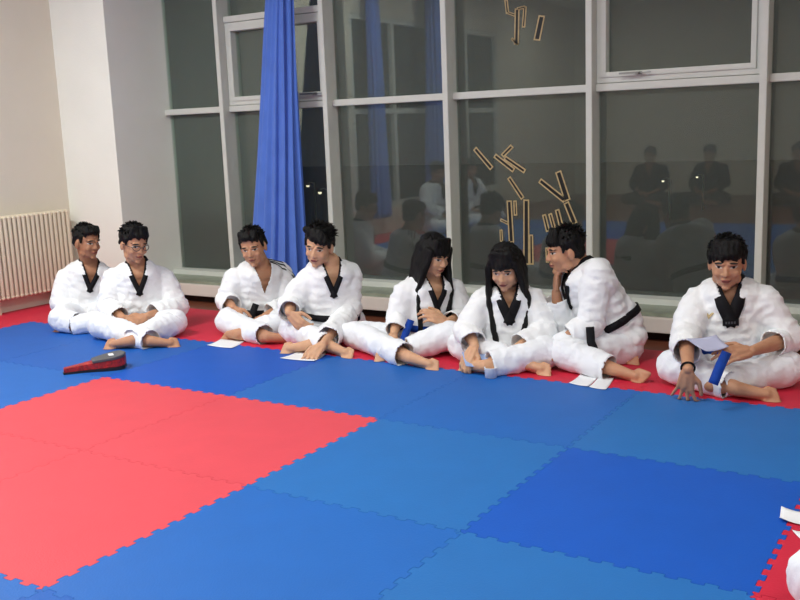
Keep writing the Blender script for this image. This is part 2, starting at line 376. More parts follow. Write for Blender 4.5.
curtain('curtain', ct.x+.03-SL*(ZC-ct.z), 2.36, 'x', .09, .52, .20, ZC-.05, 'long blue curtain gathered into a narrow bundle in front of the window', 7, 3, lean=SL*(ZC-.22))
curtain('curtain', X0+.16, -1.62, 'y', .22, .36, .25, ZC-.05, 'blue curtain gathered at the end of the left wall window', 5, 5)
curtain('curtain', X0+.16, -3.2, 'y', .30, .5, .25, ZC-.05, 'blue curtain gathered midway along the left wall window', 5, 9)
cr = MB().cap((PX+.05,2.36,ZC-.035),(4.3,2.36,ZC-.035),.014).build('curtain_rail', M_frame, None, True); tag(cr, 'thin white curtain rail under the ceiling along the window wall', 'curtain rail')
cr = MB().cap((X0+.16,-5.6,ZC-.035),(X0+.16,-1.2,ZC-.035),.014).build('curtain_rail', M_frame, None, True); tag(cr, 'thin white curtain rail under the ceiling along the left wall', 'curtain rail')

# ------------------------------------------------------------------ lettering on the glass
def strokes(name, label, L):
    mid = ony(*[sum(s[0]+s[2] for s in L)/2/len(L), sum(s[1]+s[3] for s in L)/2/len(L)], YG-.0045)
    t = empty(name, mid); tag(t, label, 'window lettering')
    for x0,y0,x1,y1,w in L:
        a = ony(x0,y0,YG); b = ony(x1,y1,YG); a = Vector((a.x,a.z)); b = Vector((b.x,b.z)); d = (b-a).normalized(); n_ = Vector((-d.y,d.x))
        w = w*.0095; h = w/2
        def P(l, s_): q_ = a+d*l+n_*s_; return Vector((q_.x-mid.x, 0, q_.y-mid.z))
        Ln = (b-a).length
        out = [(0-.004,-h*.7),(Ln+.004,-h),(Ln+.004,h*.8),(-.004,h)]
        def slab(poly, y0_, y1_):
            v = [P(*p)+Vector((0,y0_,0)) for p in poly]+[P(*p)+Vector((0,y1_,0)) for p in poly]
            return MB().add(v, [(0,1,2,3),(7,6,5,4),(0,4,5,1),(1,5,6,2),(2,6,7,3),(3,7,4,0)])
        s_ = slab(out, -.0008, 0).build('stroke', M_gold, t)
        e = min(.0105, h*.6); inn = [(out[0][0]+e,out[0][1]+e),(out[1][0]-e,out[1][1]+e),(out[2][0]-e,out[2][1]-e),(out[3][0]+e,out[3][1]-e)]
        slab(inn, -.0016, -.0008).build('stroke_core', M_vinyl, s_)
strokes('window_lettering', 'gold edged character strokes stuck high on the window above the transom', [
 (506,0,508,13,3.2),(508,13,515,15,2.4),(517,9,517,44,4.6),(518,9,525,7,2.4),(525,7,524,27,3.2),(512,39,518,44,2.2),(541.5,16,537.5,40,6)])
strokes('window_lettering', 'gold edged character strokes on the left of the lower pane above the long haired person', [
 (475,149,492,168,4.6),(495,156,514,170,4.4),(505,158,525,171,4.2),(503,156,512,146,4),(509,178,523,198,4.2),(509,201,512,242,5.2),(515,201,516,215,3.4),(526,200,527,264,5.8),(531,235,532,264,4),(501,220,508,223,2.8),(501,230,502,241,3)])
strokes('window_lettering', 'gold edged character strokes on the right of the lower pane above the person in profile', [
 (540,181,565,200,5),(558,172,568,200,6),(566,203,575,223,5.6),(544,215,548.5,231,4),(550,214,554.5,228,3.8),(557,210,561.5,225,4.4),(547,248,548,262,3.2)])

# ------------------------------------------------------------------ people
base_of = {}
def atd(base, x, y, dd=0.0):
    h = Vector((base.x-CAM.x, base.y-CAM.y, 0)).normalized(); P = base+h*dd; d = ray(x, y)
    return CAM + d*((P-CAM).dot(h)/d.dot(h))
def voxel(mb, size, smooth=3, fac=.5):
    me = mb.mesh(); o = bpy.data.objects.new('tmp', me); C.objects.link(o)
    r = o.modifiers.new('r','REMESH'); r.mode = 'VOXEL'; r.voxel_size = size; r.use_smooth_shade = True
    if smooth: s_ = o.modifiers.new('s','SMOOTH'); s_.iterations = smooth; s_.factor = fac
    dg = bpy.context.evaluated_depsgraph_get(); out = bpy.data.meshes.new_from_object(o.evaluated_get(dg))
    bpy.data.objects.remove(o); bpy.data.meshes.remove(me); return out
def getv(me): a = np.empty(len(me.vertices)*3); me.vertices.foreach_get('co', a); return a.reshape(-1,3)
def setv(me, a): me.vertices.foreach_set('co', a.ravel()); me.update()
def getn(me): a = np.empty(len(me.vertices)*3); me.vertices.foreach_get('normal', a); return a.reshape(-1,3)
def floor_clamp(me, z=.0025):
    a = getv(me); lo = a[:,2] < z; a[lo,2] = z + (a[lo,2]-z)*.02; a[a[:,2]<.0012,2] = .0012; setv(me, a)
def wrinkle(me, amp, seed, segs):
    """cloth folds: broad ridges plus creases that run round each limb"""
    a = getv(me); n = getn(me); off = Vector((seed*3.1, seed*7.7, seed*1.3)); d = np.zeros(len(a))
    best = np.full(len(a), 9.0); T = np.zeros(len(a))
    for k, (p, q) in enumerate(segs):
        p = np.array(p); q = np.array(q); L = np.linalg.norm(q-p)+1e-6; u = (q-p)/L; t = np.clip((a-p)@u, 0, L); dist = np.linalg.norm(a-p-t[:,None]*u, axis=1)
        w = dist < best; best[w] = dist[w]; T[w] = ((a-p)@u)[w] + k*5
    for i in range(len(a)):
        v = Vector(a[i]); k1 = noise.noise(v*7+off); 
        k2 = noise.noise(Vector((T[i]*15, v.x*11+off.x, v.z*10+v.y*9)))
        k3 = noise.noise(v*22+off)
        d[i] = 1.0*k1 + (1-2.4*abs(k2))*.42 + .40*k3
    setv(me, a + n*(d*amp)[:,None])
def cut(me, tests):
    """drop vertices for which any test is true"""
    a = getv(me); kill = np.zeros(len(a), bool)
    for t in tests: kill |= t(a)
    bm = bmesh.new(); bm.from_mesh(me); bm.verts.ensure_lookup_table()
    bmesh.ops.delete(bm, geom=[bm.verts[i] for i in np.nonzero(kill)[0]], context='VERTS')
    # keep the largest pieces only
    bm.to_mesh(me); bm.free(); me.update(); return me
def shellify(me, t):
    o = bpy.data.objects.new('tmp', me); C.objects.link(o); s_ = o.modifiers.new('s','SOLIDIFY'); s_.thickness = t; s_.offset = -1
    dg = bpy.context.evaluated_depsgraph_get(); out = bpy.data.meshes.new_from_object(o.evaluated_get(dg)); bpy.data.objects.remove(o); bpy.data.meshes.remove(me); return out

def hand(mb, wrist, d, pn, side, S, curl=(.5,.5,.5,.5), spread=.12, thumb=.5, L=1.0):
    """wrist point, finger direction d, palm normal pn (palm side), side=+1/-1 where the thumb leaves (along d x pn)"""
    d = d.normalized(); pn = (pn-d*pn.dot(d)).normalized(); s_ = d.cross(pn)*side
    kn = []
    for k, (lat, fo) in enumerate(((.030,.088),(.010,.093),(-.011,.088),(-.030,.078))):
        K = wrist+(d*fo+s_*lat)*S; kn.append(K)
        mb.cap(wrist+(s_*lat*.55+d*.008)*S, K, .0165*S, .0125*S, 10, 2)
    mb.cap(wrist+(d*.02)*S, wrist+(d*.07)*S, .02*S, .018*S)
    for k, K in enumerate(kn):
        f0 = (d+s_*spread*(1.5-k)*.66).normalized(); ln = (.042,.046,.043,.034)[k]*S; c = curl[k]; p = K; r_ = (.0098,.0100,.0096,.0086)[k]*S
        ang = c*.5
        for seg in range(3):
            f = (f0*math.cos(ang)+pn*math.sin(ang)).normalized(); l_ = ln*(1,.66,.55)[seg]; q = p+f*l_
            mb.cap(p, q, r_*(1-.07*seg), r_*(1-.07*(seg+1)), 8, 2); p = q; ang += c*(.95 if seg == 0 else .7)
    t0 = wrist+(d*.022+s_*.022+pn*.006)*S; tdir = (d*.62+s_*.78+pn*.25*(.3+thumb)).normalized(); t1 = t0+tdir*.042*S
    t2d = (d*(.95)+s_*(.35-thumb*.45)+pn*thumb*.55).normalized(); t2 = t1+t2d*.034*S; t3 = t2+(t2d-s_*thumb*.35).normalized()*.026*S
    mb.cap(t0, t1, .0165*S, .0125*S, 8, 2); mb.cap(t1, t2, .0118*S, .0105*S, 8, 2); mb.cap(t2, t3, .0105*S, .0092*S, 8, 2)
def foot(mb, ankle, toe, S, upv=Vector((0,0,1)), flip=1):
    d = (toe-ankle); d = d.normalized(); u_ = (upv-d*upv.dot(d)).normalized(); s_ = d.cross(u_)*flip
    heel = ankle-d*.035*S-u_*.028*S; ball = ankle+d*.125*S-u_*.030*S
    mb.cap(ankle+u_*.0*S, ankle-u_*.02*S, .036*S, .033*S); mb.cap(heel, heel+d*.03*S, .031*S, .030*S); mb.cap(heel+d*.02*S, ball, .030*S, .030*S)
    mb.cap(ankle+d*.01*S, ball+u_*.012*S, .035*S, .022*S); mb.cap(ball+s_*.024*S, ball-s_*.026*S, .021*S, .018*S)
    for k in range(5):
        lat = .032-.016*k; ln = (.058,.056,.050,.043,.034)[k]; r_ = (.0145,.0102,.0098,.0092,.0088)[k]
        a = ball+s_*lat*S; mid = a+d*ln*.6*S+u_*.003*S; mb.cap(a, mid, (r_+.003)*S, r_*S, 8, 2); mb.cap(mid, a+d*ln*S-u_*.004*S, r_*S, r_*.92*S, 8, 2)
def rotm(yaw, pitch, tilt, f0):
    """head frame: columns x (their left seen as +x from the front), y back, z up; f0 = forward dir horizontally at yaw 0"""
    base = Matrix((Vector((-f0.y, f0.x, 0)), -f0, Vector((0,0,1)))).transposed()
    if base.determinant() < 0: base = Matrix((-Vector((-f0.y, f0.x, 0)), -f0, Vector((0,0,1)))).transposed()
    return base @ Matrix.Rotation(yaw,3,'Z') @ Matrix.Rotation(pitch,3,'X') @ Matrix.Rotation(tilt,3,'Y')

def person(key, label, sp):
    base = sp['base'] if isinstance(sp['base'], Vector) else onz(*sp['base'], 0)
    base_of[key] = base; S = sp.get('S', 1.14); seed = sp.get('seed', 1); rs = random.Random(seed*11+3)
    if 'fwd' in sp: fcam = Vector(sp['fwd']).normalized()
    else: fcam = Vector((CAM.x-base.x, CAM.y-base.y, 0)).normalized()
    rcam = Vector((-fcam.y, fcam.x, 0))     # image right when facing the camera
    def J(t):
        if isinstance(t, Vector): return t-base
        if t[0] == 'd': return atd(base, *t[1:])-base
        if t[0] == 'z': return onz(t[1], t[2], t[3])-base
        if t[0] == 'l': return rcam*t[1]-fcam*t[2]+Vector((0,0,t[3]))   # right, away, up
    j = {k: J(v) for k, v in sp['j'].items()}
    hd, pv = j['head'], j['pelvis']; tu0 = (j['neck']-pv).normalized(); nk = j['neck']+tu0*.030*S; sl, sr = j['sl']+tu0*.02*S, j['sr']+tu0*.02*S
    R = rotm(*sp['look'], fcam); Hs = S*sp.get('hs',1.0)
    H = lambda x, y, z: hd + R @ (Vector((x,y,z))*Hs)
    tu = (nk-pv).normalized(); lat = (sr-sl).normalized(); lat = (lat-tu*lat.dot(tu)).normalized(); tf = tu.cross(lat)
    if 'bodyf' in sp:
        b_ = rcam*sp['bodyf'][0]-fcam*sp['bodyf'][1]
        if tf.dot(b_) < 0: tf = -tf
    elif tf.dot(fcam) < 0: tf = -tf
    TL = (nk-pv).length; hiplat = Vector((lat.x, lat.y, 0)).normalized()
    kmid = (j['kl']+j['kr'])/2-pv; kf = Vector((kmid.x,kmid.y,0)); 
    hl = pv-hiplat*.085*S-Vector((0,0,.015)); hr = pv+hiplat*.085*S-Vector((0,0,.015))
    Rt = Matrix((lat, -tf, tu)).transposed()
    # ---------------- body
    b = MB()
    b.ell(H(0,.012,.032), [q*Hs for q in (.0745,.092,.086)], R, 24, 16)
    b.ell(H(0,-.022,-.022), [q*Hs for q in (.067,.066,.080)], R, 20, 14); b.ell(H(0,-.034,-.072), [q*Hs for q in (.048,.043,.036)], R)
    b.ell(H(0,-.066,-.098), [q*Hs for q in (.02,.016,.015)], R); b.cap(H(0,-.082,.004), H(0,-.097,-.028), .008*Hs, .0115*Hs); 
    for s_ in (-1,1):
        b.ell(H(s_*.011,-.089,-.031), [q*Hs for q in (.0085,.009,.007)], R); b.ell(H(s_*.077,.012,-.012), [q*Hs for q in (.010,.019,.031)], R)
        b.ell(H(s_*.036,-.058,-.03), [q*Hs for q in (.024,.024,.022)], R); b.cap(H(s_*.014,-.082,.02), H(s_*.046,-.070,.021), .009*Hs, .008*Hs)
        b.ell(H(s_*.048,-.012,-.07), [q*Hs for q in (.017,.03,.024)], R)
    b.cap(H(-.014,-.084,-.057), H(.014,-.084,-.057), .0075*Hs, .0075*Hs); b.cap(H(-.011,-.083,-.065), H(.011,-.083,-.065), .008*Hs, .008*Hs)
    nb = nk
    b.cap(H(0,.022,-.05), nb+tu*.0, .054*S, .058*S, 16); b.cap(nb, nb-tu*.06*S, .062*S, .08*S, 16)
    N = 9
    for i in range(N):
        t = i/(N-1); c = pv.lerp(nk-tu*.07*S, t); w = .135+.028*math.sin(t*3.0)+.01*t; dp = .095+.012*math.sin(t*2.6); l2 = hiplat.lerp(lat, t).normalized()
        b.ell(c, [w*S*.95, dp*S*.95, .075*S], Matrix((l2, -(tu.cross(l2))if tu.cross(l2).dot(tf)>0 else tu.cross(l2), tu)).transposed())
    shl = sl-tu*.03*S; shr = sr-tu*.03*S
    b.cap(nb-tu*.045*S, shl, .05*S, .05*S); b.cap(nb-tu*.045*S, shr, .05*S, .05*S)
    for s_, sh, el, wr, hn in (('l',shl,j['el'],j['wl'],j['hl']), ('r',shr,j['er'],j['wr'],j['hr'])):
        b.cap(sh, el, .047*S, .038*S); b.cap(el, el.lerp(wr,.35), .038*S, .037*S); b.cap(el.lerp(wr,.35), wr, .037*S, .0235*S)
        h_ = sp.get('hand_'+s_, {}); d = hn-wr; pn = h_.get('pn', Vector((0,0,-1))); 
        pn = rcam*pn[0]-fcam*pn[1]+Vector((0,0,pn[2])) if not isinstance(pn, Vector) else pn
        hand(b, wr+d.normalized()*.012*S, d, pn, h_.get('side', 1), S*.98, h_.get('curl',(.45,.5,.55,.6)), h_.get('spread',.12), h_.get('thumb',.4))
    for hp, kn, an, to, fl in ((hl,j['kl'],j['al'],j['tl'],1), (hr,j['kr'],j['ar'],j['tr'],-1)):
        b.cap(hp, kn, .075*S, .052*S, 14); b.cap(kn, kn.lerp(an,.4), .05*S, .05*S); b.cap(kn.lerp(an,.4), an, .05*S, .034*S)
        ud = Vector((0,0,1)); ud = (ud - fcam*(-.0)).normalized(); side_up = sp.get('footup')
        u_ = (rcam*side_up[0]-fcam*side_up[1]+Vector((0,0,side_up[2]))).normalized() if side_up else Vector((0,0,1))*.45+ (pv*0) + (hp*0) + fcam*.9
        foot(b, an, to, S*.95, u_, fl)
    me = voxel(b, sp.get('vox',.0056), 2, .5); floor_clamp(me)
    a = getv(me); Ri = np.array(R.transposed()); hl_ = (a-np.array(hd))@Ri.T/Hs
    far = np.linalg.norm(hl_, axis=1) > .17; hl_[far] = 5
    at = me.attributes.new('hl','FLOAT_VECTOR','POINT'); at.data.foreach_set('vector', hl_.astype(np.float32).ravel())
    t = empty('person', base); tag(t, label, 'person')
    finish('body', me, sp.get('skin', SK1), t, True)
    # ---------------- trousers
    q = MB(); 
    q.ell(pv, (.165*S,.125*S,.10*S), Matrix((hiplat, Vector((0,0,1)).cross(hiplat), Vector((0,0,1)))).transposed(), 20, 12)
    def piece(build, segs_, amp, sd, cutp=None, vx=.0085, sm=6):
        w_ = MB(); build(w_); me_ = voxel(w_, vx, sm); wrinkle(me_, amp, sd, segs_)
        if cutp:
            c_, d_ = cutp; c_ = np.array(c_); d_ = np.array(d_); a_ = getv(me_); u_ = (a_-c_)@d_; near = (u_ > 0) & (u_ < .006)
            cut(me_, [lambda a: ((a-c_)@d_ > 0)]); a_ = getv(me_); u_ = (a_-c_)@d_; nr = u_ > -.007; a_[nr] -= np.outer(u_[nr], d_); setv(me_, a_)
        return me_
    def join(ms):
        bm = bmesh.new(); [bm.from_mesh(x) for x in ms]; out = bpy.data.meshes.new('cloth'); bm.to_mesh(out); bm.free(); return out
    legs = ((hl,j['kl'],j['al'],'l'), (hr,j['kr'],j['ar'],'r'))
    def hips(w_):
        w_.ell(pv, (.165*S,.125*S,.10*S), Matrix((hiplat, Vector((0,0,1)).cross(hiplat), Vector((0,0,1)))).transposed(), 20, 12)
        for hp, kn, an, _k in legs:
            w_.cap(hp, kn, .102*S, .082*S, 16); w_.cap(hp.lerp(kn,.5)-Vector((0,0,.02)), kn.lerp(an,.30)-Vector((0,0,.012)), .07*S, .066*S)
    ms = [piece(hips, [(hl,j['kl']),(hr,j['kr'])], .011*S, seed)]
    for hp, kn, an, k_ in legs:
        ct_ = sp.get('cuff_'+k_, .92); e = kn.lerp(an, ct_); e2 = kn.lerp(an, ct_+.2); dn = (an-kn).normalized()
        ms.append(piece(lambda w_: (w_.cap(kn, kn.lerp(an,.5), .080*S, .072*S, 16), w_.cap(kn.lerp(an,.5), e2, .072*S, .066*S, 16)), [(kn,e2)], .010*S, seed+5, (e, dn)))
    me = shellify(join(ms), .006); floor_clamp(me, .002); finish('trousers', me, sp.get('tm', M_cloth2), t, True)
    # ---------------- jacket
    q = MB(); 
    for i in range(N):
        tt = i/(N-1); c = pv.lerp(nk-tu*.065*S, tt); w = .160+.022*math.sin(tt*3.0)-.004*tt; dp = .128+.012*math.sin(tt*2.4); l2 = hiplat.lerp(lat, tt).normalized(); f2 = tu.cross(l2); f2 = -f2 if f2.dot(tf) > 0 else f2
        q.ell(c, [w*S, dp*S, .085*S], Matrix((l2, f2, tu)).transposed(), 20, 12)
    q.cap(nk-tu*.045*S, shl, .066*S, .070*S); q.cap(nk-tu*.045*S, shr, .066*S, .070*S); q.cap(shl-lat*-.03*S-tu*.05*S, shr-lat*.03*S-tu*.05*S, .095*S, .095*S)
    # skirt of the jacket over hips and lap
    kd = Vector((kmid.x,kmid.y,0)); kd = kd.normalized() if kd.length > .05 else tf
    q.ell(pv+Vector((0,0,.03*S)), (.185*S,.15*S,.085*S), Matrix((hiplat, Vector((0,0,1)).cross(hiplat), Vector((0,0,1)))).transposed(), 20, 12)
    q.cap(pv+kd*.09*S+Vector((0,0,.055*S))-hiplat*.06*S, pv+kd*.09*S+Vector((0,0,.055*S))+hiplat*.06*S, .06*S, .06*S)
    segs = [(pv, nk)]; slv = []
    for s_, sh, el, wr in (('l',shl,j['el'],j['wl']), ('r',shr,j['er'],j['wr'])):
        cf = sp.get('slv_'+s_, .80); e = el.lerp(wr, cf); e2 = el.lerp(wr, cf+.25)
        q.cap(sh, sh.lerp(el,.5), .074*S, .075*S, 14); q.cap(sh.lerp(el,.5), el, .075*S, .070*S, 14); segs += [(sh,el)]
        slv.append(piece(lambda w_: (w_.cap(el, e, .069*S, .064*S, 14), w_.cap(e, e2, .064*S, .060*S, 14)), [(el,e2)], .013*S, seed+9, (e, (wr-el).normalized())))
    for e_ in sp.get('drape', []): q.cap(J(e_[0]), J(e_[1]), e_[2]*S, e_[3]*S, 14); segs.append((J(e_[0]), J(e_[1])))
    me = voxel(q, .0085, 6); wrinkle(me, .013*S, seed+20, segs)
    V_ = [v.co.copy() for v in me.vertices]; bvh = BVHTree.FromPolygons(V_, [tuple(p.vertices) for p in me.polygons])
    nkc = np.array(nk-tf*.006*S); TU, LT, TF = np.array(tu), np.array(lat), np.array(tf); vd = .15*S
    def vneck(a):
        r_ = a-nkc; u = r_@TU; x = np.abs(r_@LT); f = r_@TF
        wv = np.interp(u, [-vd-.03, -vd, 0, .1], [0, 0, .052*S, .06*S])
        return (u > -vd) & (f > 0) & (x < wv) & (f < .25) | ((u > -.10*S) & (x < .060*S) & (np.sqrt(f*f+x*x) < .062*S) & (u < .1))
    cut(me, [vneck]); me = shellify(join([me]+slv), .006); floor_clamp(me, .004); finish('jacket', me, sp.get('jm', M_cloth), t, True)
    # ---------------- collar bands (from the nape, over each side of the neck, down to the V)
    def hit(o, d, L=1.2):
        h = bvh.ray_cast(o, d, L); return (h[0], h[1]) if h[0] is not None else (None, None)
    if sp.get('collar', True):
        for sg in (-1, 1):
            P = []; Nn = []
            for k in range(9):
                th = -PI/2+ (PI*.62)*k/8; x = sg*.067*S*math.cos(th); f = .067*S*math.sin(th)-.004
                o = nk+lat*x+tf*f+tu*.16*S; p, n_ = hit(o, -tu, .5)
                if p is not None: P.append(p+tu*.004); Nn.append((lat*x+tf*f).normalized()*.9+tu*.5)
            for k in range(1, 12):
                tt = k/11; x = sg*(.056*S*(1-tt)-.010*tt); u = -.025*S-(vd+.005)*tt
                o = nk+lat*x+tu*u+tf*.6; p, n_ = hit(o, -tf, .62)
                if p is not None and (not P or (p-P[-1]).length < .2): P.append(p+tf*.002); Nn.append(tf*.8+n_*.4)
            if len(P) > 4:
                # smooth
                for _ in range(4): Nn = [Nn[0]]+[(Nn[i-1].normalized()+Nn[i].normalized()*2+Nn[i+1].normalized()) for i in range(1,len(Nn)-1)]+[Nn[-1]]
                for _ in range(3): P = [P[0]]+[(P[i-1]+P[i]*2+P[i+1])/4 for i in range(1,len(P)-1)]+[P[-1]]
                wd_ = (.032 if sp.get('wide') is None else sp['wide'])*S
                MB().ribbon(P, Nn, [.030*S+(wd_-.030*S)*min(1,max(0,(i-6)/6)) for i in range(len(P))], .009).build('collar', sp.get('cm', M_black), t, True)
    # ---------------- belt
    if sp.get('belt') is not None:
        P = []; Nn = []; c = pv+tu*TL*.27
        for k in range(41):
            a_ = 2*PI*k/40; d = lat*math.cos(a_)+tf*math.sin(a_); p, n_ = hit(c, d, .24*S)
            if p is None: p = c+d*.16*S
            r_ = min((p-c).length, .2*S); P.append(c+d*(r_+.002)); Nn.append(d)
        bl = MB().ribbon(P, Nn, .040*S, .006).build('belt', sp['belt'], t, True)
        kp_ = c+tf*((P[10]-c).length+.012); MB().ell(kp_, (.026*S,.014*S,.022*S), Rt, 12, 8).build('knot', sp['belt'], bl, True)
        for tl in sp.get('tails', []):
            T_ = [J(x) for x in tl]; Q = []
            for a_, b_ in zip(T_[:-1], T_[1:]): Q += [a_.lerp(b_, k/4) for k in range(4)]
            Q.append(T_[-1]); MB().ribbon(Q, [fcam+Vector((0,0,.35))]*len(Q), .042*S, .007).build('belt_end', sp['belt'], bl, True)
    # ---------------- hair
    hm = MB(); hs = sp.get('hair', 'short')
    vol = sp.get('hvol', 1.0)
    hm.ell(H(0,.024,.052), [q_*Hs for q_ in (.082*vol,.090,.078*vol)], R, 20, 14); hm.ell(H(0,.052,.0), [q_*Hs for q_ in (.070,.052,.062)], R)
    for s_ in (-1,1): hm.cap(H(s_*.070,-.022,.045), H(s_*.074,-.026,.008), .014*Hs, .008*Hs); hm.cap(H(s_*.074,.02,.05), H(s_*.072,.045,.0), .02*Hs, .016*Hs)
    fr_ = sp.get('fringe', .055)      # height of the fringe's lower edge
    for k in range(9):
        x = -.056+.014*k; sw = sp.get('sweep',0)*.02; zz = fr_+rs.uniform(-.008,.010)+abs(x)*sp.get('arc', -.15)
        y0 = -.076+abs(x)*.55*abs(x)/.06; hm.cap(H(x*.8-sw,-.045,.108*min(vol,1.08)), H(x+sw,y0-.006,zz+.02), .018*Hs, .012*Hs, 8, 2); hm.cap(H(x+sw,y0-.006,zz+.02), H(x+sw*1.3,y0-.006,zz), .012*Hs, .006*Hs, 8, 2)
    if hs == 'long':
        for s_ in (-1,1):
            for k in range(7):
                y0 = -.045+.018*k; ln = sp.get('hlen',(.30,.30))[0 if s_ < 0 else 1]
                top = H(s_*.070,y0,.05); m1 = H(s_*(.086+.004*rs.random()),y0+.002,-.05); 
                d1 = nk+lat*s_*(.095+.012*rs.random())*S+tf*(.085-.02*k)*S-tu*.06*S
                e_ = nk+lat*s_*(sp.get('hin',.075)+.02*rs.random())*S+tf*(.150-.016*k)*S-tu*(ln-.012*k)*S
                hm.cap(top, m1, .019*Hs, .019*Hs, 8, 2); hm.cap(m1, d1, .019*Hs, .019*Hs, 8, 2); hm.cap(d1, e_, .021*Hs, .015*Hs, 8, 2)
        for k in range(6):
            x = -.05+.02*k; hm.cap(H(x,.085,.03), nk+lat*x*1.4-tf*.12*S-tu*.15*S, .024*Hs, .02*Hs, 8, 2)
    me = voxel(hm, .0062, 2); a = getv(me); n_ = getn(me); L_ = (a-np.array(hd))@Ri.T/Hs
    dd_ = np.array([noise.noise(Vector((p[0]*70+seed, p[1]*34, p[2]*(10 if hs == 'long' else 22))))for p in L_]); setv(me, a+n_*(dd_*.006*Hs)[:,None])
    tf_ = MB()
    nt = 150 if hs == 'short' else 60
    for k in range(nt):   # loose tufts
        th = rs.uniform(0, 2*PI); ph = rs.uniform(.05, 1.35 if hs == 'short' else .9); nd = Vector((math.sin(ph)*math.cos(th), math.sin(ph)*math.sin(th), math.cos(ph)))
        if nd.y < -.55 and nd.z < .55: continue
        p = Vector((nd.x*.080*vol, .024+nd.y*.088, .052+nd.z*.076*vol)); flow = (Vector((nd.x*.8+sp.get('sweep',0)*.5, nd.y*.6-.3, -.45 if hs=='long' else rs.uniform(-.5,.35)))+nd*(.55 if hs=='short' else .15)).normalized()
        e_ = p+flow*rs.uniform(.016,.030)*sp.get('spike',1); tf_.cap(H(*p), H(*e_), .0065*Hs, .0012*Hs, 6, 1)
    bm = bmesh.new(); bm.from_mesh(me); bm.from_mesh(tf_.mesh()); bm.to_mesh(me); bm.free()
    finish('hair', me, M_hair, t, True)
    # ---------------- extras
    if sp.get('glasses'):
        g_ = MB()
        for s_ in (-1,1):
            ring = [H(s_*.034+.023*math.cos(a_), -.100+.012*abs(math.cos(a_))*(1 if math.cos(a_)*s_>0 else 0), .002+.017*math.sin(a_)) for a_ in [2*PI*k/16 for k in range(17)]]
            g_.tube(ring, .0022*Hs, 6); g_.tube([H(s_*.057,-.088,.004), H(s_*.080,-.03,.006), H(s_*.082,.015,.0)], .0022*Hs, 6)
        g_.tube([H(-.011,-.104,.006), H(.011,-.104,.006)], .0022*Hs, 6); g_.build('glasses', M_glasses, t, True)
    def on_front(x, u, d=None):
        p, n_ = hit(nk+lat*x+tu*u+tf*.6, -tf, .8); return p, n_
    if sp.get('stripes'):     # three dark shoulder stripes
        ss, el_ = (shr, j['er']) if sp['stripes'] > 0 else (shl, j['el'])
        for k in range(3):
            P = []; Nn = []
            off_ = tf*(.052-.026*k)*S
            for i in range(12):
                c = (nk-tu*.03*S).lerp(ss, .35+.65*i/6) if i <= 6 else ss.lerp(el_, (i-6)/5*.8); out = (tu if i <= 6 else (lat*sp['stripes']*.75+tu*.4)).normalized()
                p, n_ = hit(c+off_+out*.3, -out, .4)
                if p is not None and (not P or (p-P[-1]).length < .12): P.append(p+n_*.001); Nn.append(n_)
            if len(P) > 3: MB().ribbon(P, Nn, .010*S, .003).build('stripe', M_black, t, True)
    if sp.get('logo'):        # small gold bird-like mark on the chest, dark label at the V
        p, n_ = on_front(*sp['logo'])
        if p is not None:
            a_ = lat*1.0; u_ = (tu-n_*tu.dot(n_)).normalized(); a_ = u_.cross(n_).normalized(); a_ = a_ if a_.dot(lat)>0 else -a_
            def Z(x, y): return p+a_*x*S+u_*y*S+n_*.004
            for poly in ([(-.034,.016),(-.008,.006),(0,-.004),(-.006,-.014)],[(.034,.018),(.006,-.014),(0,-.004),(.008,.006)],[(-.006,-.014),(0,-.004),(.006,-.014),(0,-.026)]):
                v = [Z(*c) for c in poly]+[Z(*c)+n_*.002 for c in poly]; MB().add(v,[(3,2,1,0),(4,5,6,7),(0,1,5,4),(1,2,6,5),(2,3,7,6),(3,0,4,7)]).build('emblem', M_gold, t)
        p, n_ = on_front(0, -vd-.012*S)
        if p is not None:
            u_ = (tu-n_*tu.dot(n_)).normalized(); a_ = u_.cross(n_).normalized()
            Rm = Matrix((a_, u_, n_)).transposed(); lb = MB().box((-.036*S,-.016*S,.010),(.036*S,.016*S,.014),Rm,p).build('label_patch', M_black, t)
            mk = MB()
            for k in range(4): mk.box((-.024*S+k*.0125*S,-.006*S,.014),(-.016*S+k*.0125*S,.006*S,.0148),Rm,p)
            mk.build('woven_mark', M_greyl, lb)
    if sp.get('bracelet'):
        s_ = sp['bracelet']; wr, el_ = j['w'+s_], j['e'+s_]; d = (wr-el_).normalized(); a_ = d.orthogonal().normalized(); b_ = d.cross(a_); c = wr-d*.01
        MB().tube([c+(a_*math.cos(x)+b_*math.sin(x))*.029*S for x in [2*PI*k/18 for k in range(19)]], .005*S, 6).build('bracelet', M_black, t, True)
    return t

